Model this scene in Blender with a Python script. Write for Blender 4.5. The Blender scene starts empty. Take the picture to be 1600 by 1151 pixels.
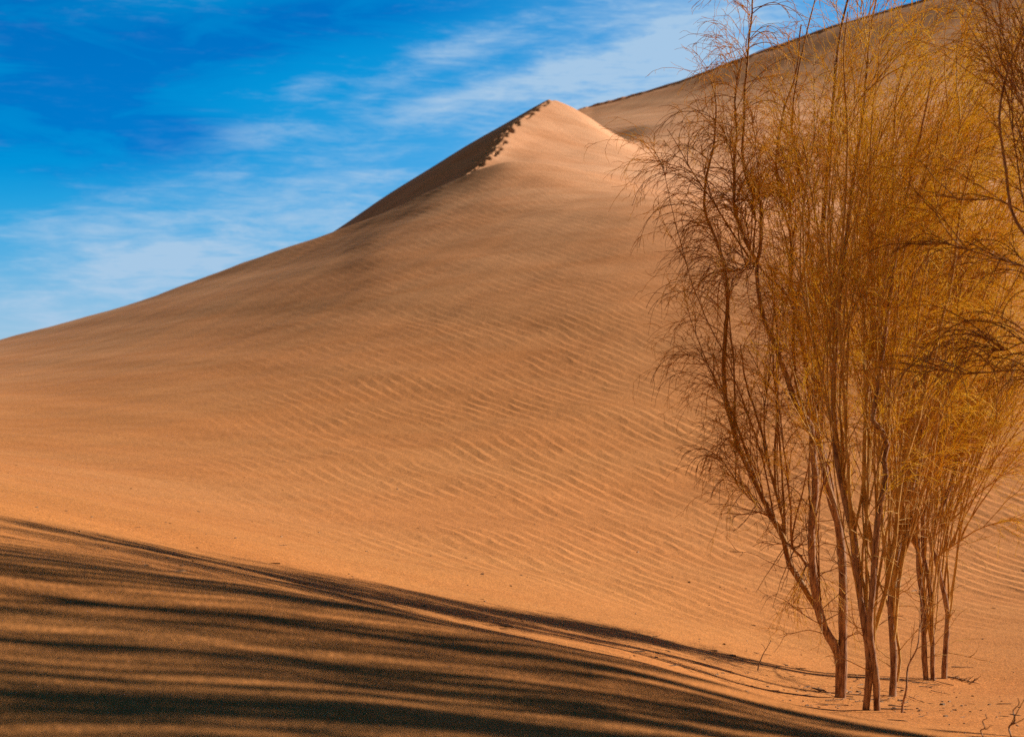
import bpy, math, random
import numpy as np

scene = bpy.context.scene
COL = scene.collection
RNG = np.random.default_rng(11)
F = 2790.0                     # focal length in photograph pixels
HV = 690.0                     # row of the horizon
SUN_EL, SUN_AZ = 30.0, 19.0    # degrees; azimuth measured from +x towards +y

# ------------------------------------------------------------------ helpers
def tag(o, label=None, cat=None, group=None, kind=None):
    if label: o['label'] = label
    if cat: o['category'] = cat
    if group: o['group'] = group
    if kind: o['kind'] = kind
    return o

def empty(name, loc):
    o = bpy.data.objects.new(name, None)
    COL.objects.link(o)
    o.location = loc
    o.empty_display_size = 0.3
    return o

def mesh_obj(name, verts, quads, mat, parent=None, smooth=True):
    verts = np.asarray(verts, dtype=np.float32)
    quads = np.asarray(quads, dtype=np.int32)
    me = bpy.data.meshes.new(name)
    me.vertices.add(len(verts))
    me.vertices.foreach_set('co', verts.ravel())
    me.loops.add(quads.size)
    me.loops.foreach_set('vertex_index', quads.ravel())
    me.polygons.add(len(quads))
    me.polygons.foreach_set('loop_start', np.arange(0, quads.size, 4, dtype=np.int32))
    me.polygons.foreach_set('loop_total', np.full(len(quads), 4, dtype=np.int32))
    me.polygons.foreach_set('use_smooth', np.full(len(quads), smooth, dtype=bool))
    me.update(calc_edges=True)
    me.materials.append(mat)
    o = bpy.data.objects.new(name, me)
    COL.objects.link(o)
    if parent: o.parent = parent
    return o

def pchip(x, y, xi):
    x = np.asarray(x, float); y = np.asarray(y, float)
    h = np.diff(x); d = np.diff(y) / h
    m = np.zeros_like(y)
    for k in range(1, len(x) - 1):
        if d[k-1] * d[k] > 0:
            w1 = 2*h[k] + h[k-1]; w2 = h[k] + 2*h[k-1]
            m[k] = (w1 + w2) / (w1/d[k-1] + w2/d[k])
    m[0], m[-1] = d[0], d[-1]
    xi = np.asarray(xi, float)
    i = np.clip(np.searchsorted(x, xi) - 1, 0, len(x) - 2)
    t = np.clip((xi - x[i]) / h[i], 0, 1)
    t2, t3 = t*t, t*t*t
    return ((2*t3-3*t2+1)*y[i] + (t3-2*t2+t)*h[i]*m[i] + (-2*t3+3*t2)*y[i+1] + (t3-t2)*h[i]*m[i+1])

def P(u, v, y):
    return np.array([(u-800.0)/F*y, y, (HV-v)/F*y])

def sstep(a, b, x):
    t = np.clip((x-a)/(b-a), 0, 1)
    return t*t*(3-2*t)

# ------------------------------------------------------------------ node helper
class NT:
    def __init__(self, tree):
        self.t = tree; self.n = tree.nodes; self.l = tree.links
        self.n.clear()
    def node(self, kind, **props):
        nd = self.n.new(kind)
        for k, v in props.items(): setattr(nd, k, v)
        return nd
    def link(self, a, b): self.l.new(a, b)
    def put(self, sock, val):
        if hasattr(val, 'is_output'): self.l.new(val, sock)
        elif val is not None: sock.default_value = val
    def math(self, op, a, b=None, c=None, clamp=False):
        nd = self.n.new('ShaderNodeMath'); nd.operation = op; nd.use_clamp = clamp
        self.put(nd.inputs[0], a)
        if b is not None: self.put(nd.inputs[1], b)
        if c is not None: self.put(nd.inputs[2], c)
        return nd.outputs[0]
    def mix(self, f, a, b, blend='MIX'):
        nd = self.n.new('ShaderNodeMix'); nd.data_type = 'RGBA'; nd.blend_type = blend
        self.put(nd.inputs['Factor'], f)
        self.put(nd.inputs[6], a); self.put(nd.inputs[7], b)
        return nd.outputs[2]
    def noise(self, vec, scale, detail=3.0, rough=0.5, dist=0.0):
        nd = self.n.new('ShaderNodeTexNoise')
        self.put(nd.inputs['Vector'], vec)
        nd.inputs['Scale'].default_value = scale
        nd.inputs['Detail'].default_value = detail
        nd.inputs['Roughness'].default_value = rough
        nd.inputs['Distortion'].default_value = dist
        return nd.outputs[0]
    def maprange(self, v, a, b, c=0.0, d=1.0, smooth=True):
        nd = self.n.new('ShaderNodeMapRange')
        nd.interpolation_type = 'SMOOTHSTEP' if smooth else 'LINEAR'
        self.put(nd.inputs[0], v)
        for i, x in enumerate((a, b, c, d)): nd.inputs[i+1].default_value = x
        return nd.outputs[0]

def new_mat(name):
    m = bpy.data.materials.new(name); m.use_nodes = True
    return m, NT(m.node_tree)

# ------------------------------------------------------------------ materials
def sand_material():
    m, t = new_mat('sand')
    tc = t.node('ShaderNodeTexCoord').outputs['Object']
    sep = t.node('ShaderNodeSeparateXYZ'); t.link(tc, sep.inputs[0])
    X, Y, Z = sep.outputs
    amp = t.node('ShaderNodeAttribute', attribute_name='ripple_height').outputs['Fac']
    # ripples: crests run away from the viewer, a little to the left
    flat = t.node('ShaderNodeCombineXYZ'); t.link(X, flat.inputs[0]); t.link(Y, flat.inputs[1])
    vec = flat.outputs[0]
    n1 = t.noise(vec, 0.11, 2.0)
    n2 = t.noise(vec, 0.55, 2.0)
    st = t.node('ShaderNodeMapping'); t.link(vec, st.inputs[0])
    st.inputs['Rotation'].default_value = (0, 0, math.radians(23))
    st.inputs['Scale'].default_value = (2.2, 0.55, 1)
    n3 = t.noise(st.outputs[0], 1.0, 2.0)
    c = t.math('MULTIPLY', X, 0.925)
    c = t.math('MULTIPLY_ADD', Y, 0.38, c)
    c = t.math('MULTIPLY_ADD', n1, 1.3, c)
    c = t.math('MULTIPLY_ADD', n2, 0.20, c)
    c = t.math('MULTIPLY_ADD', n3, 0.11, c)
    ph = t.math('FRACT', t.math('MULTIPLY', c, 1/0.34))
    # asymmetric profile: long windward side, short lee side
    up = t.math('DIVIDE', ph, 0.70)
    dn = t.math('DIVIDE', t.math('SUBTRACT', 1.0, ph), 0.30)
    tri = t.math('SMOOTH_MIN', up, dn, 0.35)
    patch = t.maprange(t.noise(vec, 0.30, 3.0), 0.30, 0.66, 0.25, 1.0)
    patch2 = t.maprange(n3, 0.28, 0.68, 0.2, 1.2)
    ramp = t.math('MULTIPLY', t.math('MULTIPLY', tri, patch), t.math('MULTIPLY', patch2, amp))
    ripple = t.math('MULTIPLY', ramp, 0.020)
    # grains and small pits
    g1 = t.math('MULTIPLY', t.math('MULTIPLY', t.noise(tc, 9.0, 4.0, 0.65), 0.012), t.maprange(Y, 25, 85, 1.0, 0.15))
    fade = t.maprange(Y, 14, 60, 1.0, 0.12)
    g2 = t.math('MULTIPLY', t.math('MULTIPLY', t.noise(tc, 38.0, 2.0, 0.7), 0.0085), fade)
    g3 = t.math('MULTIPLY', t.math('MULTIPLY', t.noise(tc, 130.0, 2.0, 0.7), 0.0022), fade)
    h = t.math('ADD', t.math('ADD', ripple, g1), t.math('ADD', g2, g3))
    bump = t.node('ShaderNodeBump'); bump.inputs['Strength'].default_value = 1.0
    bump.inputs['Distance'].default_value = 1.0
    t.link(h, bump.inputs['Height'])
    # colour: ochre low down in the hollow, pinker far sand, its colour also paled to offset dark shading on the slopes
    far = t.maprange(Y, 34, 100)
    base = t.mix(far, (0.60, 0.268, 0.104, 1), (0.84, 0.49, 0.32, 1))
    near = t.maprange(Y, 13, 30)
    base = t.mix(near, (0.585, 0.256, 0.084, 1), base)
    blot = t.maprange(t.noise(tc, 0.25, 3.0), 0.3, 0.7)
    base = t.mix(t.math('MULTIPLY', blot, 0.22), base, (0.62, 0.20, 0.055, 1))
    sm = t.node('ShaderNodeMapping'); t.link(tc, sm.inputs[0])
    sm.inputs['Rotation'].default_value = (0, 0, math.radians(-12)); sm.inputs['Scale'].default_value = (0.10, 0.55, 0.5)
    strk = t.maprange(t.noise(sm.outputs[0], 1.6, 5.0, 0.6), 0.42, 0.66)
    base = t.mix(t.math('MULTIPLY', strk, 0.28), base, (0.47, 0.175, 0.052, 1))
    spk = t.maprange(t.noise(tc, 55.0, 2.0, 0.8), 0.36, 0.64, 0.70, 1.26)
    spk2 = t.maprange(t.noise(tc, 14.0, 3.0, 0.8), 0.34, 0.66, 0.86, 1.12)
    sp = t.math('MULTIPLY', spk, spk2)
    comb = t.node('ShaderNodeCombineXYZ')
    for i in range(3): t.link(sp, comb.inputs[i])
    base = t.mix(1.0, base, comb.outputs[0], 'MULTIPLY')
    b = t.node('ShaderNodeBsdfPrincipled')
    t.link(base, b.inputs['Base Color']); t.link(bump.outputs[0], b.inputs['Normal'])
    b.inputs['Roughness'].default_value = 0.95
    b.inputs['Specular IOR Level'].default_value = 0.12
    out = t.node('ShaderNodeOutputMaterial'); t.link(b.outputs[0], out.inputs[0])
    return m

def bark_material(name, ca, cb, rough=0.75):
    m, t = new_mat(name)
    tc = t.node('ShaderNodeTexCoord').outputs['Object']
    mp = t.node('ShaderNodeMapping'); t.link(tc, mp.inputs[0])
    mp.inputs['Scale'].default_value = (1, 1, 0.18)
    n = t.noise(mp.outputs[0], 60.0, 4.0, 0.65)
    n2 = t.noise(tc, 5.0, 3.0)
    f = t.math('ADD', t.math('MULTIPLY', n, 0.7), t.math('MULTIPLY', n2, 0.3))
    col = t.mix(t.maprange(f, 0.36, 0.62), ca, cb)
    grey = t.math('MULTIPLY', t.maprange(t.noise(tc, 9.0, 4.0, 0.7), 0.52, 0.66), 0.6)
    col = t.mix(grey, col, (0.40, 0.30, 0.235, 1))
    bump = t.node('ShaderNodeBump'); bump.inputs['Strength'].default_value = 0.9
    bump.inputs['Distance'].default_value = 0.006
    t.link(n, bump.inputs['Height'])
    b = t.node('ShaderNodeBsdfPrincipled')
    t.link(col, b.inputs['Base Color']); t.link(bump.outputs[0], b.inputs['Normal'])
    b.inputs['Roughness'].default_value = rough
    b.inputs['Specular IOR Level'].default_value = 0.3
    out = t.node('ShaderNodeOutputMaterial'); t.link(b.outputs[0], out.inputs[0])
    return m

def needle_material(name, ca, cb, trans):
    m, t = new_mat(name)
    tc = t.node('ShaderNodeTexCoord').outputs['Object']
    n = t.noise(tc, 2.2, 4.0, 0.7)
    n2 = t.noise(tc, 24.0, 2.0, 0.7)
    f = t.math('ADD', t.math('MULTIPLY', n, 0.6), t.math('MULTIPLY', n2, 0.4))
    col = t.mix(t.maprange(f, 0.38, 0.60), ca, cb)
    d = t.node('ShaderNodeBsdfPrincipled'); t.link(col, d.inputs['Base Color'])
    d.inputs['Roughness'].default_value = 0.55
    d.inputs['Specular IOR Level'].default_value = 0.35
    tr = t.node('ShaderNodeBsdfTranslucent'); t.link(col, tr.inputs['Color'])
    mx = t.node('ShaderNodeMixShader'); mx.inputs[0].default_value = trans
    t.link(d.outputs[0], mx.inputs[1]); t.link(tr.outputs[0], mx.inputs[2])
    out = t.node('ShaderNodeOutputMaterial'); t.link(mx.outputs[0], out.inputs[0])
    return m

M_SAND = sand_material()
M_BARK = bark_material('bark', (0.14, 0.052, 0.028, 1), (0.54, 0.32, 0.20, 1))
M_TWIG = bark_material('twig_bark', (0.22, 0.08, 0.022, 1), (0.50, 0.27, 0.09, 1))
M_GTWIG = bark_material('golden_twig_bark', (0.42, 0.20, 0.04, 1), (0.78, 0.50, 0.16, 1))
M_DEAD = bark_material('dead_wood', (0.10, 0.05, 0.03, 1), (0.36, 0.23, 0.14, 1))
M_GOLD = needle_material('golden_needles', (0.80, 0.49, 0.05, 1), (0.96, 0.76, 0.17, 1), 0.66)
M_OLIVE = needle_material('olive_needles', (0.62, 0.33, 0.04, 1), (0.90, 0.62, 0.12, 1), 0.60)

# ------------------------------------------------------------------ the dunes (one sheet)
ROWS = [
 (4,   {-900:1000,-500:1060, 0:1140, 600:1190, 1000:1230, 1600:1330, 2200:1400, 3000:1440}),
 (5.5, {-900:820,-500:890, 0:975, 300:1010, 600:1055, 1000:1125, 1310:1185, 1600:1230, 2200:1300, 3000:1330}),
 (7,   {-900:690,-500:760, 0:859, 193:885, 290:899, 387:912, 484:931, 600:951, 700:971, 818:991, 936:1015, 1094:1054, 1212:1086, 1330:1111, 1427:1128, 1600:1160, 2200:1240, 3000:1270}),
 (8.5, {-900:700,-500:768, 0:866, 300:906, 600:966, 1000:1062, 1310:1140, 1600:1190, 2200:1260, 3000:1280}),
 (10,  {-900:680,-500:740, 0:838, 300:893, 600:960, 1000:1060, 1310:1150, 1600:1185, 2200:1230, 3000:1240}),
 (12,  {-900:660,-500:712, 0:808, 300:874, 600:946, 1000:1041, 1310:1128, 1600:1148, 2200:1170, 3000:1170}),
 (14,  {-900:645,-500:697, 0:792, 300:860, 600:930, 800:980, 1000:1024, 1310:1103, 1600:1116, 2200:1120, 3000:1110}),
 (17,  {-900:635,-500:682, 0:774, 300:840, 600:905, 800:945, 1000:985, 1310:1056, 1450:1069, 1600:1074, 2200:1060, 3000:1040}),
 (22,  {-900:625,-500:662, 0:752, 300:805, 600:860, 800:890, 1000:925, 1310:965, 1600:985, 2200:980, 3000:950}),
 (28,  {-900:622,-500:642, 0:725, 300:765, 600:800, 800:818, 1000:840, 1310:870, 1600:890, 2200:880, 3000:860}),
 (36,  {-900:620,-500:625, 0:690, 300:700, 600:702, 800:702, 1000:708, 1310:722, 1600:735, 2200:750, 3000:770}),
 (46,  {-900:620,-500:615, 0:640, 300:619, 600:590, 800:573, 1000:557, 1200:553, 1310:557, 1600:575, 2200:640, 3000:700}),
 (58,  {-900:630,-500:618, 0:588, 300:543, 600:476, 800:442, 1000:419, 1200:415, 1310:424, 1600:455, 2200:560, 3000:660}),
 (70,  {-900:645,-500:626, 0:547, 300:470, 525:404, 600:378, 700:355, 800:338, 900:326, 1000:319, 1100:325, 1200:346, 1600:396, 2200:520, 3000:640}),
 (77,  {-900:655,-500:633, 0:535, 300:450, 525:376, 600:346, 700:306, 800:281, 850:279, 922:286, 1000:298, 1200:334, 1600:380, 2200:506, 3000:633}),
 (80,  {-900:660,-500:636, 0:531, 200:477, 300:442, 400:405, 525:362, 600:332, 700:285, 762:260, 800:252, 850:256, 922:269, 985:285, 1040:297, 1200:325, 1400:350, 1600:372, 2200:500, 3000:630}),
 (82,  {-900:663,-500:639, 0:532, 200:479, 300:444, 400:407, 525:366, 600:338, 700:295, 762:273, 800:266, 850:268, 922:279, 985:291, 1040:300, 1200:325, 1400:348, 1600:368, 2200:498, 3000:628}),
 (90,  {-900:672,-500:648, 0:534, 200:482, 300:447, 400:411, 525:369, 700:302, 800:276, 850:275, 922:282, 985:290, 1040:296, 1200:318, 1600:352, 2200:490, 3000:620}),
 (102, {-900:685,-500:668, 0:546, 300:472, 525:395, 700:312, 800:264, 850:252, 922:250, 985:258, 1040:264, 1200:275, 1600:300, 2200:470, 3000:620}),
 (118, {-900:690,-500:690, 0:580, 300:512, 525:437, 700:335, 800:270, 850:240, 922:222, 985:214, 1040:208, 1200:195, 1600:190, 2200:420, 3000:620}),
 (138, {-900:690,-500:695, 0:630, 300:562, 525:482, 700:355, 800:278, 850:232, 922:201, 985:190, 1040:183, 1200:158, 1600:105, 2200:380, 3000:620}),
 (150, {-900:690,-500:695, 0:645, 300:583, 525:500, 700:370, 800:276, 860:216, 905:187, 985:169, 1055:153, 1200:117, 1398:68, 1650:24, 1850:90, 2200:355, 3000:620}),
 (160, {-900:690,-500:695, 0:660, 300:605, 525:520, 700:385, 800:275, 860:202, 905:172, 957:158, 1016:141, 1055:130, 1115:109, 1174:87, 1222:70, 1276:50, 1398:13, 1500:-16, 1650:-40, 1850:40, 2200:330, 3000:620}),
 (172, {-900:690,-500:695, 0:672, 300:630, 525:560, 700:440, 800:345, 905:245, 1055:200, 1222:145, 1398:95, 1650:50, 1850:130, 2200:380, 3000:640}),
 (230, {-900:690, 0:690, 700:640, 1055:560, 1398:500, 1650:490, 2200:600, 3000:680}),
 (400, {-900:690, 3000:690}),
]
UG = np.linspace(-900, 3000, 1301)
ctrl_y = [-60, 0, 2]; ctrl_z = []
for y, d in ROWS:
    ks = sorted(d); vv = pchip(ks, [d[k] for k in ks], UG)
    ker = np.exp(-0.5*(np.arange(-8, 9)/3.0)**2); ker /= ker.sum()
    pad = np.pad(vv, 8, mode='edge')
    vv = np.convolve(pad, ker, mode='valid')
    ctrl_y.append(y); ctrl_z.append((HV-vv)/F*y)
z4 = ctrl_z[0]
ctrl_z = [np.full_like(UG, -1.5), -1.45 + 0.2*(z4-z4.mean()), 0.5*(z4-1.15)] + ctrl_z
CZ = np.array(ctrl_z)                       # rows x columns of UG
YG = np.concatenate([np.linspace(-60, 0, 20)[:-1], np.linspace(0, 16, 240)[:-1], np.linspace(16, 90, 480)[:-1],
                     np.linspace(90, 175, 500)[:-1], np.linspace(175, 400, 80)])
TAB = np.empty((len(YG), len(UG)))
for j in range(len(UG)):
    TAB[:, j] = pchip(ctrl_y, CZ[:, j], YG)
# soften the joints of the profile except right on the crests
def soften(tab, r):
    ker = np.exp(-0.5*(np.arange(-3*r, 3*r+1)/r)**2); ker /= ker.sum()
    p = np.pad(tab, ((3*r, 3*r), (0, 0)), mode='edge')
    out = np.zeros_like(tab)
    for k, w in enumerate(ker): out += w*p[k:k+len(tab)]
    return out
S = soften(TAB, 7)
wcr = np.minimum(sstep(0.0, 3.0, np.abs(YG-160)), sstep(0, 2.0, np.abs(YG-80)))[:, None]
TAB = TAB*(1-wcr) + S*wcr

PK = P(860, 157, 110.0)                     # top of the pyramid-shaped peak
def wob(x, y, s, ph):
    return np.sin(x*s+ph)*np.cos(y*s*0.83+1.7*ph)
FEET = [(1315,14.4),(1355,13.0),(1371,13.0),(1395,15.5),(1447,17.2),(1458,17.3),(1475,17.5)]
def height(x, y):
    u = 800 + F*x/np.maximum(y, 4.0)
    u = np.clip(u, -899, 2999)
    fu = (u+900)/3900*1300
    iu = np.clip(fu.astype(int), 0, 1299); du = fu-iu
    fy = np.interp(y, YG, np.arange(len(YG)))
    iy = np.clip(fy.astype(int), 0, len(YG)-2); dy = fy-iy
    z = ((TAB[iy, iu]*(1-du)+TAB[iy, iu+1]*du)*(1-dy) + (TAB[iy+1, iu]*(1-du)+TAB[iy+1, iu+1]*du)*dy)
    # cornice along the crest of the far ridge
    uu = 800 + F*x/np.maximum(y, 4.0)
    on = sstep(890, 930, uu)*(1-sstep(1700, 1900, uu))
    lip = 0.27 + 0.03*np.sin(x*0.21)
    yy = y + 0.25*np.sin(x*0.35)
    z = z + on*(lip*sstep(159.15, 159.32, yy) - lip)*(yy > 140)*sstep(140, 158, yy)
    # pyramid: dark slip face to the left, sunlit windward face to the right
    dx = x-PK[0]; dyy = y-PK[1]
    arris = 0.35*np.sin(dyy*0.42+0.5)*sstep(0, 6, -dyy)
    left = PK[2] + 0.60*(dx-arris) + np.where(dyy < 0, 0.268*dyy, -0.4*dyy) + 0.30*np.sin(np.clip(-dx/13.5, 0, 1)*np.pi)
    right = PK[2] - 0.33*(dx-arris) + np.where(dyy < 0, 0.553*dyy, -0.45*dyy)
    right2 = PK[2] - 0.50 - 0.72*(dx-1.6) + np.where(dyy < 0, 0.36*dyy, -0.3*dyy)
    kk = 0.5
    h2 = np.clip(0.5+0.5*(right-right2)/kk, 0, 1)
    right = right*(1-h2)+right2*h2 - kk*h2*(1-h2)
    pyr = np.minimum(left, right)
    k = 1.6*sstep(-2, 3, dx+0.37*(-dyy))
    k = np.maximum(k, 0.02)
    hh = np.clip(0.5+0.5*(pyr-z)/k, 0, 1)
    z = z*(1-hh)+pyr*hh + k*hh*(1-hh)
    # hollow beside the peak
    hol = np.exp(-((x-7.0)/2.2)**2 - ((y-121)/5.0)**2)
    z = z - 0.35*hol + 0.30*sstep(6.6, 9.6, x)*(1-sstep(10, 26, x))*np.exp(-((y-125)/6.0)**2)
    mound = np.zeros_like(z)
    for fu_, fy_ in FEET:
        fx_ = (fu_-800)/F*fy_
        q2 = ((x-fx_)**2 + (y-fy_)**2)
        mound = np.maximum(mound, 0.030*np.exp(-q2/0.09))
        mound = np.maximum(mound, 0.022*np.exp(-((x-fx_+0.35)**2/0.25 + (y-fy_)**2/0.04)))
    z = z + mound
    # broad irregularity
    near = sstep(5, 18, y)
    z = z + near*(0.035*wob(x, y, 0.55, 0.4)+0.02*wob(x, y, 1.3, 2.0))
    z = z + 0.012*wob(x, y, 2.1, 1.0)+0.006*wob(x+0.4*y, y, 4.7, 0.2)
    z = z + sstep(20, 50, y)*0.10*wob(x, y, 0.19, 1.1)
    return z

C0 = 6.0
f0 = 800/F*1.10
s_in = np.linspace(-f0, f0, 900)
s_l = -f0 - np.geomspace(0.0008, 2.6, 130)[::-1]
SG = np.concatenate([s_l, s_in, -s_l[::-1]])
ys = np.concatenate([
    np.linspace(-50, 0, 16)[:-1], np.linspace(0, 3, 14)[:-1], np.linspace(3, 14, 150)[:-1], np.linspace(14, 40, 190)[:-1],
    np.linspace(40, 90, 170)[:-1], np.linspace(90, 112, 180)[:-1], np.linspace(112, 157, 90)[:-1],
    np.linspace(157, 161.5, 46)[:-1], np.linspace(161.5, 180, 20)[:-1], np.geomspace(180, 2500, 40)])
YY, SS = np.meshgrid(ys, SG, indexing='ij')
XX = SS*(np.maximum(YY, 0)*0.95 + C0 + np.where(YY > 150, (YY-150)*0.6, 0) + 0.25*np.abs(np.minimum(YY, 0)))
ZZ = height(XX, np.minimum(YY, 399))
ZZ = np.where(YY > 400, -0.0, ZZ)

PIT = np.zeros_like(ZZ); RIM = np.zeros_like(ZZ)
def dent(cx, cy, r, depth, rim):
    j0, j1 = np.searchsorted(ys, [cy-3*r, cy+3*r])
    if j1 <= j0: return
    x0 = XX[j0, :]
    i0 = np.searchsorted(x0, cx-3.5*r); i1 = np.searchsorted(x0, cx+3.5*r)
    sub = np.s_[j0:j1, i0:i1]
    q = ((XX[sub]-cx)**2 + ((YY[sub]-cy)*0.75)**2)/(r*r)
    PIT[sub] = np.minimum(PIT[sub], -depth*np.exp(-q*1.2))
    RIM[sub] = np.maximum(RIM[sub], rim*np.exp(-(np.sqrt(q)-1.5)**2*3.0))

# trodden trail along the sharp edge of the peak
for i in range(300):
    t = RNG.random()**0.8
    dy_ = -t*17.0 + 0.4*math.sin(i*1.7)
    ax = PK[0] + dy_*0.306 + 0.35*math.sin(dy_*0.42+0.5)*float(sstep(0, 6, -dy_))
    w = 0.2+0.8*t
    ax -= 0.22*t + 0.32*math.sin(min(1, -dy_*0.306/13.5)*math.pi)
    if i % 5: dent(ax - abs(RNG.normal(0.0, 0.55))*w, PK[1]+dy_, RNG.uniform(0.10, 0.17), RNG.uniform(0.04, 0.10), 0.0)
    else: dent(ax + abs(RNG.normal(0.0, 0.16))*w, PK[1]+dy_, RNG.uniform(0.10, 0.15), RNG.uniform(0.2, 0.4), 0.0)
# a few prints across the hollow and along the far crest
for k, (u, v) in enumerate([(958, 216), (977, 222), (986, 222.5), (1000, 223), (1014, 225), (1027, 225), (1041, 227)]):
    best = None
    for y in np.arange(104, 150, 0.25):
        x = (u-800)/F*y
        vv = HV - F*float(height(np.array([x]), np.array([y]))[0])/y
        if vv <= v: best = (x, y); break
    if best: dent(best[0]+RNG.normal(0, 0.15), best[1]+RNG.normal(0, 0.3), RNG.uniform(0.10, 0.22), RNG.uniform(0.10, 0.25), 0.0)
for i in range(60):
    y = 158.6 + RNG.normal(0, 0.3); u = RNG.uniform(900, 1300)
    dent((u-800)/F*y, y, RNG.uniform(0.2, 0.35), RNG.uniform(0.1, 0.3), 0.04)

ZZ += PIT + RIM*np.clip(1+PIT/0.08, 0, 1)
nr, nc = YY.shape
idx = np.arange(nr*nc).reshape(nr, nc)
quads = np.stack([idx[:-1, :-1], idx[:-1, 1:], idx[1:, 1:], idx[1:, :-1]], -1).reshape(-1, 4)
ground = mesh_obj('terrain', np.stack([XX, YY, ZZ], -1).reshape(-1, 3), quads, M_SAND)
ground['kind'] = 'structure'
UU = 800 + F*XX/np.maximum(YY, 4)
VV = HV - F*ZZ/np.maximum(YY, 4)
rip = sstep(17, 23, YY - 3.5*sstep(1450, 1560, UU))*(1-0.78*sstep(34, 66, YY))*(1-sstep(82, 92, YY))
rip = rip*(0.06+0.94*sstep(150, 760, UU))
rip = rip*(1+0.55*sstep(650, 1300, UU)*(1-sstep(34, 46, YY)))
att = ground.data.attributes.new('ripple_height', 'FLOAT', 'POINT')
att.data.foreach_set('value', rip.astype(np.float32).ravel())

def gz(x, y):
    return float(height(np.array([float(x)]), np.array([float(y)]))[0])

# ------------------------------------------------------------------ tubes and growth
def tubes(pts, rad, sides):
    """pts (N,K,3), rad (N,K) -> verts, quads"""
    N, K, _ = pts.shape
    tan = np.gradient(pts, axis=1)
    tan /= np.linalg.norm(tan, axis=2, keepdims=True)+1e-9
    ref = np.where(np.abs(tan[..., 1:2]) < 0.85, np.array([0, 1.0, 0]), np.array([1.0, 0, 0]))
    a = np.cross(tan, ref); a /= np.linalg.norm(a, axis=2, keepdims=True)+1e-9
    b = np.cross(tan, a)
    ang = np.arange(sides)/sides*2*np.pi
    off = a[:, :, None, :]*np.cos(ang)[None, None, :, None] + b[:, :, None, :]*np.sin(ang)[None, None, :, None]
    v = pts[:, :, None, :] + off*rad[:, :, None, None]
    base = np.arange(N*K*sides).reshape(N, K, sides)
    nx = np.roll(base, -1, axis=2)
    q = np.stack([base[:, :-1], nx[:, :-1], nx[:, 1:], base[:, 1:]], -1).reshape(-1, 4)
    return v.reshape(-1, 3), q

class Bag:
    def __init__(self): self.v = []; self.q = []; self.n = 0
    def add(self, pts, rad, sides):
        if len(pts) == 0: return
        v, q = tubes(pts, rad, sides)
        self.v.append(v); self.q.append(q+self.n); self.n += len(v)
    def build(self, name, mat, parent, origin):
        if not self.v: return None
        return mesh_obj(name, np.concatenate(self.v)-np.asarray(origin), np.concatenate(self.q), mat, parent)

def catmull(pts, n):
    pts = np.asarray(pts, float)
    p = np.vstack([2*pts[0]-pts[1], pts, 2*pts[-1]-pts[-2]])
    seg = np.linalg.norm(np.diff(pts, axis=0), axis=1)
    cum = np.concatenate([[0], np.cumsum(seg)])
    t = np.linspace(0, cum[-1], n)
    i = np.clip(np.searchsorted(cum, t, side='right')-1, 0, len(pts)-2)
    f = ((t-cum[i])/seg[i])[:, None]
    p0, p1, p2, p3 = p[i], p[i+1], p[i+2], p[i+3]
    return 0.5*((2*p1)+(-p0+p2)*f+(2*p0-5*p1+4*p2-p3)*f**2+(-p0+3*p1-3*p2+p3)*f**3)

def unit(a): return a/(np.linalg.norm(a, axis=-1, keepdims=True)+1e-9)

def grow(start, d, length, k, up, droop, wind, jit):
    """march N twigs of k segments; up lifts the first part, droop pulls the end down"""
    N = len(start)
    pts = np.empty((N, k+1, 3)); pts[:, 0] = start
    d = unit(d); step = (length/k)[:, None]
    up = np.broadcast_to(np.asarray(up, float), (N,)); droop = np.broadcast_to(np.asarray(droop, float), (N,))
    wind = np.asarray(wind, float)
    for i in range(k):
        s = (i+0.5)/k
        d = d + RNG.normal(0, jit, (N, 3))
        d[:, 2] += up*(1-s) - droop*s
        d = d + wind*s
        d = unit(d)
        pts[:, i+1] = pts[:, i] + d*step
    return pts

def sprout(parent, n_each, t0, t1, spread, power=1.0):
    """start points and directions of n_each children on every parent polyline (N,K,3)"""
    N, K, _ = parent.shape
    t = t0+(t1-t0)*RNG.random((N, n_each))**power
    f = t*(K-1); i = np.clip(f.astype(int), 0, K-2); w = (f-i)[..., None]
    r = np.arange(N)[:, None]
    a, b = parent[r, i], parent[r, i+1]
    start = a*(1-w)+b*w
    tan = unit(b-a)
    rnd = unit(RNG.normal(0, 1, (N, n_each, 3)))
    perp = unit(rnd - (rnd*tan).sum(-1, keepdims=True)*tan)
    sp = RNG.uniform(spread[0], spread[1], (N, n_each, 1))
    d = tan*np.cos(sp)+perp*np.sin(sp)
    return start.reshape(-1, 3), d.reshape(-1, 3), t.reshape(-1)

def taper(N, k, r0, r1):
    r0 = np.broadcast_to(np.asarray(r0, float), (N,))[:, None]
    r1 = np.broadcast_to(np.asarray(r1, float), (N,))[:, None]
    t = np.linspace(0, 1, k+1)[None]
    return r0*(1-t)+r1*t

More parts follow.
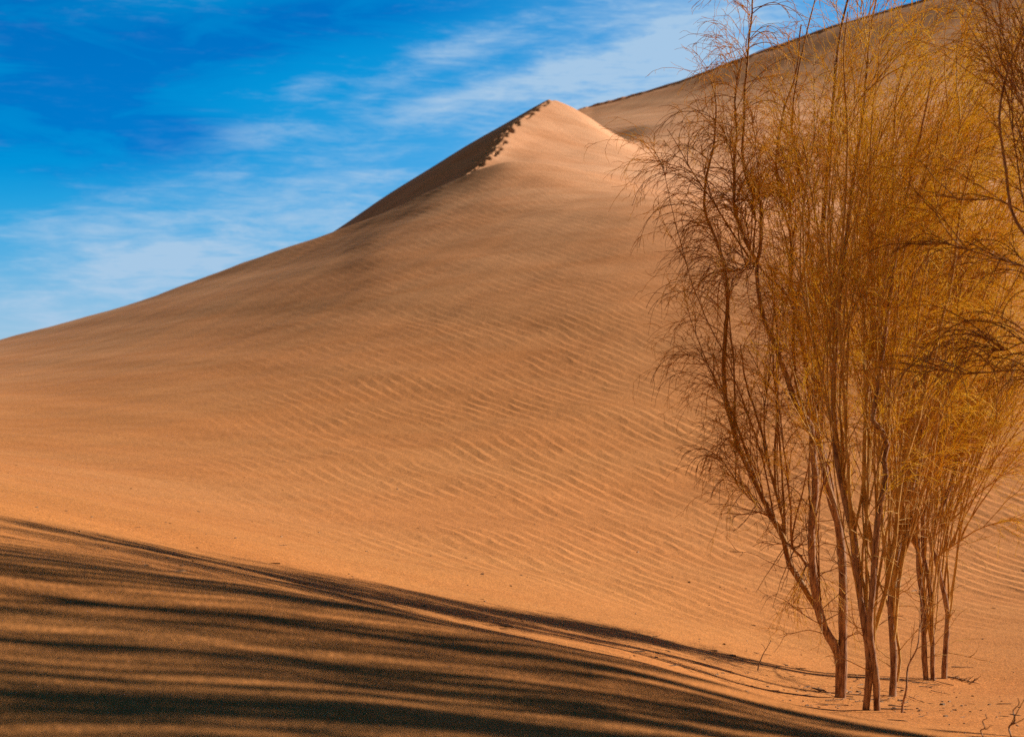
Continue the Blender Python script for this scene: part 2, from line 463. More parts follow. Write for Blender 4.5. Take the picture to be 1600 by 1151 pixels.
def build_tree(name, label, ybase, stems, shoots, b1, b2, b3, needle_mat, group, wind=(0, 0, 0), twig_mat=None,
               droop=0.22, shoot_top=(330, 120), lowtwigs=20, t_low=0.42, shoot_lean=(0, 0), bias=1.0, needle_r=0.0019, twig_len=(0.25, 0.62), blen=1.0, thick=1.0, arcs=()):
    """stems: list of (points [(u,v)...], width0 px, width1 px, depth drift, is_trunk)"""
    bu, bv = stems[0][0][0]
    bx = (bu-800)/F*ybase
    origin = np.array([bx, ybase, gz(bx, ybase)])
    root = empty(name, origin)
    tag(root, label, 'tree', group)
    lines = []
    K = 44
    limbs = Bag()
    for pts, w0, w1, drift, trunk in stems:
        uv = catmull(np.array([(u, v, 0) for u, v in pts]), K)
        t = np.linspace(0, 1, K)
        a, b = drift if isinstance(drift, tuple) else (0.0, drift)
        dep = ybase + a + (b-a)*t**1.3 + 0.05*np.sin(t*7+bu)
        line = np.stack([(uv[:, 0]-800)/F*dep, dep, (HV-uv[:, 1])/F*dep], 1)
        pxm = ybase/F
        r = (w0*(1-t)**0.85 + w1*(1-(1-t)**0.85))*0.5*pxm
        line += np.cumsum(RNG.normal(0, 0.0022, line.shape), axis=0)*np.array([1, 1, 0.2])
        if trunk:
            g = gz(line[0, 0], line[0, 1])
            first = line[0].copy(); first[2] = min(first[2], g)-0.25
            ln = np.vstack([first, line]); rr = np.concatenate([[r[0]*1.12], r])
            rr *= 1+0.10*np.sin(np.arange(len(rr))*1.9+bu)*np.linspace(1, 0.3, len(rr))
            bag = Bag(); bag.add(ln[None], rr[None], 10)
            bag.build('trunk', M_BARK, root, origin)
        else:
            limbs.add(line[None], r[None], 7)
        lines.append(line)
    L0 = np.array(lines)
    # shoots: thin straight stems rising between the traced ones
    ns = shoots
    src = L0[RNG.integers(0, len(L0), ns)]
    st, d, t = sprout(src, 1, 0.03, 0.38, (0.05, 0.22))
    d = unit(d*np.array([0.35, 0.5, 0.5]) + np.array([0, 0, 1.0]) + np.array([shoot_lean[0], 0, shoot_lean[1]])*RNG.random((ns, 1)) + RNG.normal(0, 1, (ns, 3))*np.array([0.13, 0.12, 0]))
    ztop = (HV - RNG.uniform(shoot_top[1], shoot_top[0], ns))/F*ybase
    ln = np.clip((ztop-st[:, 2])*1.02, 0.6, 6.0)
    SH = grow(st, d, ln, K-1, 0.012, 0.012, np.asarray(wind)*0.08, 0.034)
    limbs.add(SH, taper(ns, K-1, thick*RNG.uniform(0.005, 0.013, ns), 0.0022*thick), 5)
    A = np.concatenate([L0, SH])
    # first order branches
    st, d, t = sprout(A, b1, 0.10, 0.97, (0.15, 0.55), bias)
    ok = t > t_low
    st, d, t = st[ok], d[ok], t[ok]
    n = len(st)
    ln = blen*RNG.uniform(0.45, 1.1, n)*(1.1-0.38*t)
    B1 = grow(st, d, ln, 9, RNG.uniform(0.02, 0.16, n), RNG.uniform(0.3, 1.1, n)*droop, np.asarray(wind)*0.16, 0.075)
    limbs.add(B1, taper(n, 9, thick*RNG.uniform(0.0028, 0.0050, n), 0.0017*thick), 4)
    # low dead twigs around the foot
    if lowtwigs:
        st, d, t = sprout(L0, max(1, lowtwigs//len(L0)), 0.04, 0.40, (0.6, 1.5))
        m_ = len(st)
        LW = grow(st, d, RNG.uniform(0.15, 0.6, m_), 7, 0.06, 0.10, (0, 0, 0), 0.16)
        limbs.add(LW, taper(m_, 7, 0.0042, 0.0018), 4)
        st, d, t = sprout(LW, 3, 0.3, 1.0, (0.4, 1.0))
        limbs.add(grow(st, d, RNG.uniform(0.06, 0.22, len(st)), 4, 0.02, 0.1, (0, 0, 0), 0.2), taper(len(st), 4, 0.0026, 0.0014), 3)
    # long single twigs that arch out and hang
    for li, na, ta, tb, dirx, la, lb in arcs:
        st, d, t = sprout(L0[li][None], na, ta, tb, (0.3, 0.6))
        d = np.stack([dirx*RNG.uniform(0.5, 1.0, na), RNG.normal(0, 0.35, na), RNG.uniform(0.25, 0.9, na)], 1)
        AR = grow(st, d, RNG.uniform(la, lb, na), 14, 0.0, RNG.uniform(0.22, 0.44, na), (0, 0, 0), 0.035)
        limbs.add(AR, taper(na, 14, RNG.uniform(0.0030, 0.0042, na), 0.0017), 4)
        st, d, t = sprout(AR, 5, 0.15, 0.95, (0.3, 0.8))
        limbs.add(grow(st, d, RNG.uniform(0.08, 0.34, len(st)), 7, 0.0, 0.30, (0, 0, 0), 0.10), taper(len(st), 7, 0.0024, 0.0013), 3)
    limbs.build('branches', twig_mat or M_TWIG, root, origin)
    # crown: drooping sprays and needles
    crown = Bag()
    st, d, t = sprout(B1, b2, 0.12, 1.0, (0.2, 0.8))
    n = len(st)
    B2 = grow(st, d, RNG.uniform(*twig_len, n), 7, RNG.uniform(0.0, 0.12, n), RNG.uniform(0.5, 1.6, n)*droop, np.asarray(wind)*0.25, 0.13)
    crown.add(B2, taper(n, 7, RNG.uniform(0.0018, 0.0029, n), 0.0013), 3)
    st, d, t = sprout(B2, b3, 0.08, 1.0, (0.25, 0.9))
    n = len(st)
    B3 = grow(st, d, RNG.uniform(0.05, 0.20, n), 4, 0.03, RNG.uniform(0.0, 1.0, n)*droop*1.3, np.asarray(wind)*0.3, 0.24)
    crown.add(B3, taper(n, 4, RNG.uniform(0.8, 1.25, n)*needle_r, 0.0011), 3)
    crown.build('crown', needle_mat, root, origin)
    return root

G = 'slender desert trees growing at the foot of the dune'
T = True
# front left tree: two forks sweeping out to the left
tree_a = build_tree('desert_tree', 'front left tree with bare dark trunk forking low and sweeping out over the open sand', 14.4, [
 ([(1314.7,1103),(1317,1010),(1317.6,957),(1316.7,898),(1314,854),(1308,815),(1296,774),(1286,725),(1279,686),(1271,640),(1274,560),(1278,470),(1284,380),(1292,270),(1302,160),(1312,60),(1330,-20)], 15.5, 3, 0.35, T),
 ([(1312,1035),(1305,1010),(1288,981),(1276,945),(1270,898),(1266,839),(1266,815),(1271,779),(1271,742),(1266,706),(1264,664),(1249,648),(1237,621),(1225,584),(1209,538),(1193,501),(1183,455),(1181,414)], 14, 5.5, -0.25, T),
 ([(1277,950),(1250,907),(1233,880),(1226,848),(1205,806),(1186,764),(1167,725),(1154,696),(1145,662),(1136,628),(1134,590),(1133,560),(1136,509),(1139,468),(1136,425),(1125,388),(1114,358),(1104,334),(1102,307),(1107,272),(1115,242),(1120,210),(1121,161),(1112,121)], 10.5, 2.2, (0, 0.4), False),
 ([(1181,418),(1191,388),(1194,339),(1190,315),(1174,290),(1166,261),(1163,231),(1166,188),(1167,151),(1172,107),(1174,67),(1178,32),(1181,-25)], 6, 2.2, (-0.25, -0.1), False),
 ([(1184,410),(1174,396),(1155,355),(1147,326),(1146,280),(1148,242),(1150,210),(1147,161),(1152,124),(1160,90)], 5.5, 2, (-0.25, -0.5), False),
 ([(1264,668),(1267,638),(1262,596),(1252,530),(1241,493),(1230,466),(1214,447),(1196,431),(1183,412)], 6.5, 3.5, (-0.1, -0.25), False),
 ([(1222,832),(1224,815),(1218,791),(1210,759),(1198,716),(1191,681),(1180,640),(1168,600),(1160,540)], 6, 1.8, (0.05, 0.5), False),
 ([(1228,846),(1245,862),(1264,884)], 4, 4, (0, 0), False),
 ([(1183,412),(1172,416),(1158,421),(1146,424),(1136,421)], 4, 2.5, (-0.25, -0.3), False),
 ([(1305,800),(1290,720),(1250,620),(1240,540),(1245,460),(1260,400),(1262,320),(1250,280),(1236,200),(1245,120),(1262,40),(1275,-10)], 7, 2, (0.1, 0.6), False),
 ([(1230,470),(1238,390),(1212,280),(1218,190),(1240,110),(1246,40)], 4.5, 2, (0, -0.4), False),
 ([(1218,828),(1190,800),(1160,768),(1138,735),(1118,708)], 2.6, 1.2, (0.0, -0.3), False),
 ], 40, 8, 6, 5, M_OLIVE, G, wind=(-0.06, 0, 0), droop=0.44, shoot_top=(640, 120), lowtwigs=170, t_low=0.24, twig_len=(0.22, 0.66), blen=0.44, arcs=[(2, 36, 0.42, 0.93, -1, 0.3, 0.85), (8, 9, 0.2, 1.0, -1, 0.35, 0.8), (4, 10, 0.2, 0.9, -1, 0.25, 0.55), (3, 12, 0.5, 0.98, 1, 0.3, 0.7), (11, 5, 0.4, 1.0, -1, 0.25, 0.5)])
# the pair of trunks beside it
tree_b = build_tree('desert_tree', 'front middle tree whose twin trunks rise close together from the edge of the shaded sand', 13.0, [
 ([(1353,1112),(1359,1046),(1354,992),(1347,951),(1341,913),(1334,863),(1329,824),(1318,780),(1304,700),(1300,600),(1306,500),(1316,400),(1330,280),(1345,170),(1352,80),(1366,-10)], 12, 2.5, 0.3, T),
 ([(1370,1116),(1369,1060),(1363,1016),(1359,992),(1359,957),(1363,913),(1366,854),(1373,781),(1383,755),(1380,716),(1385,685),(1362,656),(1365,633),(1375,575),(1388,480),(1400,380),(1420,280),(1440,190),(1452,120)], 11, 2.5, -0.3, T),
 ([(1361,1000),(1374,954),(1388,898),(1399,839),(1400,794),(1407,737),(1415,706),(1428,664),(1435,630),(1443,594),(1454,560),(1465,503),(1478,455),(1488,390),(1500,310),(1520,240),(1532,200)], 8, 2.2, (0.05, -0.5), False),
 ([(1365,870),(1352,780),(1350,680),(1357,576),(1365,509),(1368,455),(1361,398),(1365,347),(1374,304),(1390,256),(1398,210),(1400,161),(1415,100),(1440,60)], 7.5, 2.5, (0, 0.5), False),
 ([(1341,913),(1330,820),(1325,700),(1320,600),(1310,480),(1318,350),(1325,220),(1318,100),(1325,20)], 6, 2, (0, -0.6), False),
  ([(1366,870),(1372,760),(1385,640),(1395,520),(1412,400),(1440,280),(1478,190),(1520,140)], 5, 1.8, (0, 0.4), False),
 ([(1359,992),(1345,880),(1318,740),(1285,600),(1262,480),(1255,360),(1262,240)], 5, 1.8, (0, 0.5), False),
 ], 40, 7, 6, 5, M_GOLD, G, wind=(0.22, 0, 0), droop=0.20, shoot_top=(430, -30), lowtwigs=60, shoot_lean=(0.08, 0.2), bias=0.62, t_low=0.2, twig_mat=M_GTWIG)
tree_c = build_tree('desert_tree', 'tree with one stout lit trunk just right of the twin trunks', 15.5, [
 ([(1394,1092),(1396,1021),(1391,960),(1394,909),(1406,844),(1417,806),(1428,740),(1436,660),(1442,560),(1440,450),(1450,340),(1470,240),(1495,170)], 11.5, 2.5, 0.4, T),
 ([(1402,1064),(1406,1021),(1397,960),(1400,900),(1420,840),(1446,780),(1460,700),(1470,600),(1490,500),(1512,400),(1530,320)], 4.5, 2, (0.05, -0.3), False),
 ([(1393,930),(1380,850),(1376,760),(1390,640),(1398,540),(1402,430),(1395,330),(1400,210),(1420,130)], 6, 2, (0, 0.6), False),
  ([(1396,1000),(1412,860),(1442,700),(1470,520),(1500,360),(1535,250),(1572,195)], 5, 1.8, (0, -0.3), False),
 ([(1394,920),(1408,780),(1420,620),(1432,460),(1450,300),(1482,170),(1530,90)], 5, 1.8, (0, 0.5), False),
 ], 38, 9, 6, 5, M_GOLD, G, wind=(0.26, 0, 0), droop=0.20, shoot_top=(420, 30), lowtwigs=40, shoot_lean=(0.30, 0.2), bias=0.62, t_low=0.2, twig_mat=M_GTWIG)
tree_d = build_tree('desert_tree', 'farther tree with two pale slim trunks standing almost touching', 17.2, [
 ([(1447,1067),(1443,1005),(1441,941),(1436,899),(1433,854),(1424,815),(1414,770),(1408,700),(1415,600),(1425,500),(1430,400),(1424,300),(1430,200)], 9, 2, 0.3, T),
 ([(1458,1062),(1457,1005),(1454,941),(1447,893),(1441,857),(1440,810),(1450,750),(1458,660),(1470,560),(1480,470),(1495,380)], 7.5, 2, 0.1, T),
 ([(1442,870),(1428,850),(1405,810),(1385,760),(1370,700),(1365,620)], 4, 1.5, (0, -0.5), False),
 ], 40, 9, 6, 5, M_GOLD, G, wind=(0.2, 0, 0), droop=0.24, shoot_top=(600, 200), lowtwigs=30, shoot_lean=(0.1, 0.1), t_low=0.28, twig_mat=M_GTWIG)
tree_e = build_tree('desert_tree', 'rightmost whole tree on a single bowed trunk, set a step away on open sand', 17.5, [
 ([(1475,1059),(1478,1005),(1480,957),(1473,918),(1464,880),(1454,851),(1458,830),(1472,794),(1485,760),(1493,729),(1498,690),(1501,664),(1508,600),(1522,500),(1534,420),(1545,350)], 9, 2, -0.3, T),
 ([(1456,855),(1450,825),(1456,790),(1465,758),(1463,700),(1475,640),(1485,560),(1490,470)], 5, 1.8, (0, 0.4), False),
 ([(1462,872),(1490,850),(1520,830),(1550,818),(1575,812)], 2.5, 1.2, (0, -0.6), False),
 ([(1458,840),(1500,800),(1535,765),(1565,742),(1590,735)], 2.8, 1.2, (0, -0.4), False),
 ], 30, 9, 6, 5, M_GOLD, G, wind=(0.16, 0, 0), droop=0.28, shoot_top=(640, 300), lowtwigs=26, shoot_lean=(0.25, 0.0), t_low=0.30, twig_mat=M_GTWIG)
# the tree whose trunk stands just outside the right edge
tree_f = build_tree('desert_tree', 'tree reaching bare crossing branches in from the right edge of the picture', 10.9, [
 ([(1735,1140),(1728,980),(1715,800),(1690,620),(1655,480),(1610,380),(1580,330),(1572,265),(1562,188),(1567,150),(1581,94),(1605,40),(1620,-30)], 10, 2.0, -0.2, T),
 ([(1690,620),(1655,480),(1630,428),(1600,415),(1556,403),(1500,386),(1470,381),(1440,377)], 3.6, 1.3, (-0.1, -0.5), False),
 ([(1720,840),(1680,680),(1640,600),(1600,579),(1556,580),(1500,584),(1470,577),(1432,586)], 3.6, 1.3, (-0.05, 0.3), False),
 ([(1680,640),(1640,555),(1600,535),(1570,545),(1546,550),(1532,578)], 3.2, 1.3, (-0.1, 0.1), False),
 ([(1655,480),(1620,350),(1600,330),(1575,318),(1558,312),(1520,314),(1470,304)], 3.2, 1.2, (-0.1, 0.3), False),
 ([(1640,420),(1610,230),(1600,161),(1575,118),(1559,75),(1540,5),(1532,-40)], 2.6, 1.4, (-0.1, -0.4), False),
 ([(1660,500),(1640,250),(1620,120),(1600,62),(1572,0),(1560,-30)], 2.6, 1.4, (-0.1, -0.1), False),
 ([(1610,380),(1592,270),(1584,190),(1586,130),(1600,40)], 2.6, 1.4, (-0.1, 0.2), False),
 ], 10, 9, 5, 3, M_OLIVE, G, wind=(-0.05, 0, 0), droop=0.30, shoot_top=(500, 60), lowtwigs=0, t_low=0.42, blen=0.85,
 arcs=[(3, 18, 0.3, 0.95, -1, 0.3, 0.8), (1, 10, 0.3, 0.95, -1, 0.25, 0.6), (2, 10, 0.3, 0.95, -1, 0.25, 0.6)])

# neighbours standing outside the frame on the right: they throw the streaked shade over the near sand
def copy_tree(src, loc, rz, sc, label, group):
    r = src.copy(); COL.objects.link(r)
    r.location = loc; r.rotation_euler = (0, 0, rz); r.scale = (sc, sc, sc)
    r['label'] = label; r['group'] = group
    for ch in src.children:
        c = ch.copy(); COL.objects.link(c); c.parent = r
    return r
GL = 'bare slender grove tree just outside the right edge, throwing streaked shade on near sand'
GG = 'grove beyond the right edge'
tree_g = build_tree('desert_tree', GL, 8.4, [
 ([(2380,1100),(2375,900),(2350,600),(2330,300),(2310,0),(2300,-300),(2290,-560)], 36, 9, 0.3, T),
 ([(2400,1090),(2410,850),(2440,550),(2460,200),(2455,-150),(2470,-480)], 30, 9, -0.5, T),
 ([(2375,900),(2290,620),(2240,300),(2225,0),(2190,-250)], 16, 5, 0.6, False),
 ([(2410,850),(2520,520),(2560,200),(2600,-60),(2610,-250)], 16, 5, -0.2, False),
 ([(2380,1000),(2390,700),(2400,350),(2380,50),(2400,-350),(2395,-620)], 18, 5, 0.9, False),
 ], 22, 4, 2, 2, M_OLIVE, GG, thick=1.8, droop=0.25, shoot_top=(100, -600), lowtwigs=10, t_low=0.4)
base_g = tree_g.location.copy()
spots = [(5.2, 8.85, 0.0, 1.35), (5.6, 6.95, 2.0, 1.3), (6.6, 8.27, 3.4, 1.5), (6.2, 10.28, 5.0, 1.4), (7.6, 9.8, 1.1, 1.5), (7.4, 6.75, 4.2, 1.5), (8.8, 8.17, 2.6, 1.6), (5.9, 11.3, 0.7, 1.35), (8.6, 11.42, 3.9, 1.55), (4.4, 5.88, 1.7, 0.95), (6.0, 12.18, 2.9, 1.3), (7.2, 12.77, 1.9, 1.45)]
for k, (x, y, rz, sc) in enumerate(spots):
    if k == 0:
        tree_g.location = (x, y, gz(x, y)); tree_g.scale = (sc, sc, sc); continue
    copy_tree(tree_g, (x, y, gz(x, y)), rz, sc, GL, GG)

# ------------------------------------------------------------------ saplings and dead wood
def sapling(label, uvs, y, w0, forks, name='sapling', cat='sapling', mat=None):
    bu, bv = uvs[0]
    bx = (bu-800)/F*y
    o = np.array([bx, y, gz(bx, y)])
    root = empty(name, o); tag(root, label, cat)
    K = 20
    uv = catmull(np.array([(a, b, 0) for a, b in uvs]), K)
    line = np.stack([(uv[:, 0]-800)/F*y, np.full(K, y)+0.04*np.sin(np.arange(K)), (HV-uv[:, 1])/F*y], 1)
    line[:, 2] += min(0, o[2]-line[0, 2])
    ln = np.vstack([line[0]-[0, 0, 0.15], line])
    bag = Bag(); t = np.linspace(0, 1, K+1)
    bag.add(ln[None], ((w0*(1-t)+1.3*t)*0.5*y/F)[None], 7)
    bag.build('stem', mat or M_BARK, root, o)
    st, d, t = sprout(line[None], forks, 0.40, 0.95, (0.3, 0.6))
    B = grow(st, d, RNG.uniform(0.12, 0.36, forks), 7, 0.1, 0.02, (0.02, 0, 0), 0.07)
    for k in range(forks):
        tw = Bag(); tw.add(B[k:k+1], taper(1, 7, 0.0034, 0.0016), 4)
        if forks > 5:
            st, d, t = sprout(B[k:k+1], 2, 0.3, 0.9, (0.3, 0.8))
            tw.add(grow(st, d, RNG.uniform(0.05, 0.15, len(st)), 4, 0.05, 0.02, (0, 0, 0), 0.1), taper(len(st), 4, 0.0022, 0.0012), 3)
        tw.build('twig', M_TWIG, root, o)
    return root
sapling('thin leafless sapling with forked top in front of the pale slim trunks', [(1410,1124),(1415,1070),(1423,1034),(1434,1002),(1440,975),(1438,930)], 13.0, 4, 10)
sapling('short bare forked sapling near the bottom right corner', [(1573,1152),(1580,1115),(1587,1088),(1591,1072)], 10.5, 4, 2)
sapling('tiny single-stemmed sapling, second from the bottom right corner', [(1531,1150),(1536,1125),(1540,1104)], 10.8, 2.6, 1)

def on_ground(u, v, lo=11.0, hi=40.0):
    for y in np.arange(lo, hi, 0.03):
        x = (u-800)/F*y
        z = gz(x, y)
        if HV - F*z/y <= v: return np.array([x, y, z])
    return np.array([(u-800)/F*hi, hi, gz((u-800)/F*hi, hi)])

def dead_branch(label, u0, v0, length, heading, rise, n, cat='dead branch', thick=0.009, curl=0.12):
    p = on_ground(u0, v0)
    root = empty('dead_branch', p); tag(root, label, cat)
    d = np.array([[math.cos(heading), math.sin(heading), rise]])
    L = grow(p[None]+[0, 0, 0.01], d, np.array([length]), 14, 0.0, 0.0, (0, 0, 0), curl)
    for j in range(L.shape[1]):
        g = gz(L[0, j, 0], L[0, j, 1]); L[0, j, 2] = max(L[0, j, 2] if rise > 0.1 else g+0.012, g+0.006)
    bag = Bag(); bag.add(L, taper(1, 14, thick, thick*0.35), 6)
    bag.build('stem', M_DEAD, root, p)
    if n:
        st, d, t = sprout(L, n, 0.15, 0.98, (0.4, 1.1))
        d[:, 2] = np.abs(d[:, 2])*0.7
        B = grow(st, d, RNG.uniform(0.08, 0.30, n)*min(1, length), 6, 0.02, 0.12, (0, 0, 0), 0.15)
        for i in range(B.shape[0]):
            for j in range(B.shape[1]):
                B[i, j, 2] = max(B[i, j, 2], gz(B[i, j, 0], B[i, j, 1])+0.004)
            tw = Bag(); tw.add(B[i:i+1], taper(1, 6, thick*0.45, 0.0016), 4)
            tw.build('twig', M_DEAD, root, p)
    return root
dead_branch('tangle of dead twigs lying at the foot of the rightmost bowed trunk', 1474, 1058, 0.42, -0.15, 0.05, 16, thick=0.010, curl=0.2)
dead_branch('straight dead stick lying on the sand right of the rightmost bowed trunk', 1487, 1043, 0.24, 0.1, 0.02, 0, thick=0.007, curl=0.05)
dead_branch('small upright dead twig poking from the sand left of the front trees', 1184, 1049, 0.30, 1.2, 2.2, 6, thick=0.006)
dead_branch('short dead stick lying between the thin sapling and the twin trunks', 1376, 1109, 0.25, 0.0, 0.02, 2, thick=0.006, curl=0.05)
dead_branch('dead stick lying across the foot of the stout lit trunk', 1374, 1062, 0.40, 0.12, 0.03, 4, thick=0.009, curl=0.06)

LIT = [(1290,1096),(1336,1098),(1420,1090),(1388,1104),(1436,1074),(1468,1072),(1500,1060),(1345,1085),(1260,1082),(1300,1088),(1326,1104),(1360,1094),
       (1408,1100),(1400,1080),(1455,1080),(1490,1072),(1380,1088),(1340,1076),(1425,1068),(1460,1064)]
for k, (u, v) in enumerate(LIT):
    o = dead_branch('small dead twig scattered on the sand around the tree trunks', u, v, RNG.uniform(0.12, 0.34), RNG.uniform(0, 6.2), 0.04, 3, thick=0.0045, curl=0.15)
    o['group'] = 'dead twigs scattered by the trunks'
# tiny pebbles and bits of straw on the sand: too many to count
pv, pq, pn = [], [], 0
for k in range(420):
    y = 9.5 + 22*RNG.random()**1.6; x = RNG.uniform(-0.31, 0.33)*y
    if RNG.random() < 0.45: x = 2.9 + RNG.normal(0, 0.9); y = 14.6 + RNG.normal(0, 1.6)
    r0 = RNG.uniform(0.004, 0.012)*(1.0 if RNG.random() < 0.9 else 1.8)
    c0 = np.array([x, y, gz(x, y)+r0*0.3])
    base = np.array([(-1,-1,-.7),(1,-1,-.7),(1,1,-.7),(-1,1,-.7),(-.7,-.7,.7),(.7,-.7,.7),(.7,.7,.7),(-.7,.7,.7)], float)
    stretch = np.array([RNG.uniform(0.8, 1.6), RNG.uniform(0.7, 1.2), RNG.uniform(0.5, 0.9)]) if k % 3 else np.array([RNG.uniform(3, 7), 0.5, 0.4])
    an = RNG.uniform(0, 6.28); R = np.array([[math.cos(an), -math.sin(an), 0], [math.sin(an), math.cos(an), 0], [0, 0, 1]])
    vv = (base*stretch*RNG.uniform(0.75, 1.2, (8, 3)))@R.T*r0 + c0
    pv.append(vv); pq.append(np.array([(0,3,2,1),(4,5,6,7),(0,1,5,4),(1,2,6,5),(2,3,7,6),(3,0,4,7)])+pn); pn += 8
peb = mesh_obj('pebbles', np.concatenate(pv), np.concatenate(pq), M_DEAD, smooth=False)
tag(peb, 'tiny pebbles and bits of straw strewn over the sand', 'pebbles', kind='stuff')

# ------------------------------------------------------------------ sun and sky
e, a = math.radians(SUN_EL), math.radians(SUN_AZ)
sun = bpy.data.lights.new('sun', 'SUN'); sun.energy = 5.0; sun.angle = math.radians(0.7); sun.color = (1.0, 0.83, 0.62)
so = bpy.data.objects.new('sun', sun); COL.objects.link(so)
from mathutils import Vector
so.rotation_euler = Vector((math.cos(e)*math.cos(a), math.cos(e)*math.sin(a), math.sin(e))).to_track_quat('Z', 'Y').to_euler()
so.location = (60, 25, 60)

world = bpy.data.worlds.new('World'); scene.world = world; world.use_nodes = True
w = NT(world.node_tree)
gen = w.node('ShaderNodeTexCoord').outputs['Generated']
sep = w.node('ShaderNodeSeparateXYZ'); w.link(gen, sep.inputs[0])
dx, dy, dz = sep.outputs
sky = w.node('ShaderNodeTexSky'); sky.sky_type = 'NISHITA'; sky.sun_disc = False
sky.sun_elevation = e; sky.sun_rotation = math.radians(90-SUN_AZ)
sky.altitude = 1200; sky.air_density = 1.0; sky.dust_density = 0.35; sky.ozone_density = 2.5
AZ = w.math('ARCTAN2', dx, dy)          # 0 straight ahead, positive to the right
EL = w.math('ARCSINE', dz)
cv = w.node('ShaderNodeCombineXYZ'); w.link(AZ, cv.inputs[0]); w.link(EL, cv.inputs[1])
D = cv.outputs[0]
# deep blue, lighter towards the horizon and towards the sun
hs = w.node('ShaderNodeHueSaturation'); hs.inputs['Saturation'].default_value = 1.75; hs.inputs['Value'].default_value = 1.0
w.link(sky.outputs[0], hs.inputs['Color'])
zen = w.maprange(EL, 0.22, 0.85, 1.0, 0.14)  # sky above the view darkened to keep the shade deep
zc = w.node('ShaderNodeCombineXYZ')
for i in range(3): w.link(zen, zc.inputs[i])
tint = w.mix(w.maprange(EL, 0.03, 0.2), (1.15, 1.08, 1.38, 1), (0.26, 1.58, 1.50, 1))
base = w.mix(1.0, hs.outputs[0], tint, 'MULTIPLY')
base = w.mix(1.0, base, zc.outputs[0], 'MULTIPLY')
over = w.math('MAXIMUM', w.math('MAXIMUM', w.maprange(EL, 0.28, 0.55), w.maprange(dy, 0.25, -0.35)), w.math('MULTIPLY', w.maprange(AZ, -0.34, -0.75), 0.8))  # unseen sky overhead, behind and left: dimmed and warmed so shade turns brown
base = w.mix(over, base, w.mix(1.0, base, (1.1, 0.36, 0.12, 1), 'MULTIPLY'))
# angular helpers: photo pixel -> angles
def ang(u, v): return math.atan((u-800)/F), math.atan((HV-v)/math.hypot(F, u-800))
def blob(u, v, ru, rv, tilt):
    a0, e0 = ang(u, v); c, s = math.cos(math.radians(tilt)), math.sin(math.radians(tilt))
    x = w.math('SUBTRACT', AZ, a0); y = w.math('SUBTRACT', EL, e0)
    p = w.math('DIVIDE', w.math('MULTIPLY_ADD', y, s, w.math('MULTIPLY', x, c)), ru/F)
    q = w.math('DIVIDE', w.math('MULTIPLY_ADD', y, c, w.math('MULTIPLY', x, -s)), rv/F)
    r2 = w.math('ADD', w.math('MULTIPLY', p, p), w.math('MULTIPLY', q, q))
    return w.math('EXPONENT', w.math('MULTIPLY', r2, -1.0))
def total(lst):
    acc = None
    for u, v, ru, rv, tilt, k in lst:
        b = w.math('MULTIPLY', blob(u, v, ru, rv, tilt), k)
        acc = b if acc is None else w.math('ADD', acc, b)
    return acc
mp = w.node('ShaderNodeMapping'); w.link(D, mp.inputs[0])
mp.inputs['Rotation'].default_value = (0, 0, math.radians(-17)); mp.inputs['Scale'].default_value = (0.8, 3.4, 1)
wisp = w.noise(mp.outputs[0], 14.0, 7.0, 0.62, 0.6)
fine = w.noise(mp.outputs[0], 42.0, 6.0, 0.68, 0.4)
soft = w.noise(mp.outputs[0], 5.0, 4.0, 0.5, 0.5)
clouds = total([(400,210,70,22,6,0.75), (482,138,52,17,14,0.62), (640,112,95,26,22,0.55), (770,62,120,34,14,0.75),
                (720,158,210,20,12,0.70), (870,120,140,40,10,0.5), (1080,55,220,60,14,0.9), (300,395,210,60,8,0.80), (120,350,160,40,0,0.50),
                (520,300,240,55,14,0.35), (200,440,260,40,10,0.5), (60,20,90,50,0,0.12), (330,275,120,14,14,0.35), (1000,190,190,80,20,0.8), (620,215,200,30,14,0.4)])
hazy = total([(1080,100,260,130,18,0.62), (420,390,420,110,20,0.45), (60,500,260,90,10,0.30)])
grain = w.math('ADD', w.math('MULTIPLY', wisp, 0.62), w.math('MULTIPLY', fine, 0.38))
mp2 = w.node('ShaderNodeMapping'); w.link(D, mp2.inputs[0])
mp2.inputs['Rotation'].default_value = (0, 0, math.radians(-20)); mp2.inputs['Scale'].default_value = (0.7, 5.0, 1)
fibre = w.noise(mp2.outputs[0], 26.0, 8.0, 0.7, 0.9)
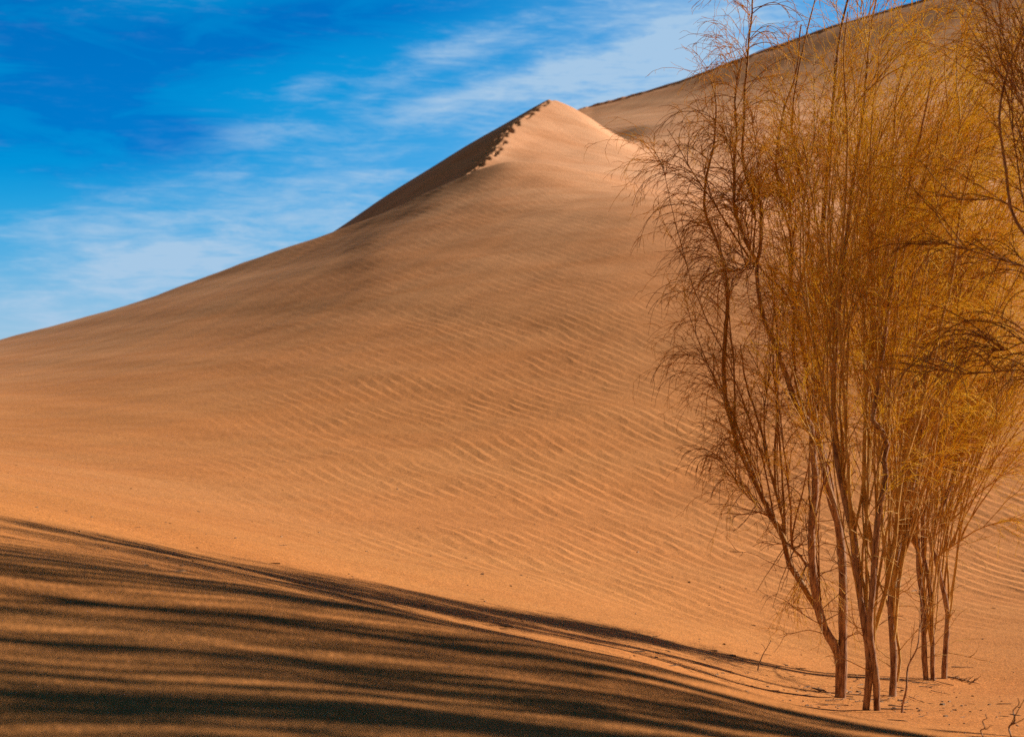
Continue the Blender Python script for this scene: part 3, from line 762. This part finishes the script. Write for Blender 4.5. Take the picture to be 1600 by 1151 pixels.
tex = w.math('ADD', w.math('MULTIPLY', grain, 0.68), w.math('MULTIPLY', fibre, 0.32))
dens = w.math('MULTIPLY_ADD', w.math('MINIMUM', clouds, 1.1), 0.22, tex)
cf = w.math('MULTIPLY', w.maprange(dens, 0.50, 0.90), 0.85)
cf = w.math('ADD', cf, w.math('MULTIPLY', hazy, w.maprange(tex, 0.36, 0.64, 0.45, 1.25)), clamp=True)
dark = w.math('MULTIPLY', total([(210,185,150,55,-8,0.5), (70,185,170,80,0,0.75), (400,55,210,45,12,0.8), (620,20,160,30,10,0.35), (40,30,150,60,0,0.6), (180,90,130,40,10,0.5)]), w.maprange(wisp, 0.34, 0.66, 0.45, 1.4))
cf = w.math('MULTIPLY', cf, w.math('SUBTRACT', 1.0, w.math('MINIMUM', dark, 0.75)))
base = w.mix(w.math('MINIMUM', w.math('MULTIPLY', dark, 1.3), 0.9), base, w.mix(1.0, base, (0.12, 0.58, 0.84, 1), 'MULTIPLY'))
final = w.mix(w.math('MINIMUM', cf, 0.92), base, (4.5, 6.5, 8.7, 1))
bg = w.node('ShaderNodeBackground'); w.link(final, bg.inputs[0]); bg.inputs[1].default_value = 0.075
wo = w.node('ShaderNodeOutputWorld'); w.link(bg.outputs[0], wo.inputs[0])

# ------------------------------------------------------------------ camera
cam = bpy.data.cameras.new('camera'); co = bpy.data.objects.new('camera', cam); COL.objects.link(co)
co.location = (0, 0, 0); co.rotation_euler = (math.radians(90), 0, 0)
cam.sensor_width = 36.0; cam.lens = F/1600*36.0
cam.shift_y = (HV-575.5)/1600.0
cam.clip_start = 0.05; cam.clip_end = 6000
cam.dof.use_dof = True; cam.dof.focus_distance = 16.5; cam.dof.aperture_fstop = 3.2
scene.camera = co

scene.view_settings.view_transform = 'Standard'; scene.view_settings.look = 'None'
scene.view_settings.exposure = 0.28; scene.view_settings.gamma = 1.0
scene.cycles.max_bounces = 10; scene.cycles.diffuse_bounces = 8; scene.cycles.transmission_bounces = 8; scene.cycles.use_denoising = False
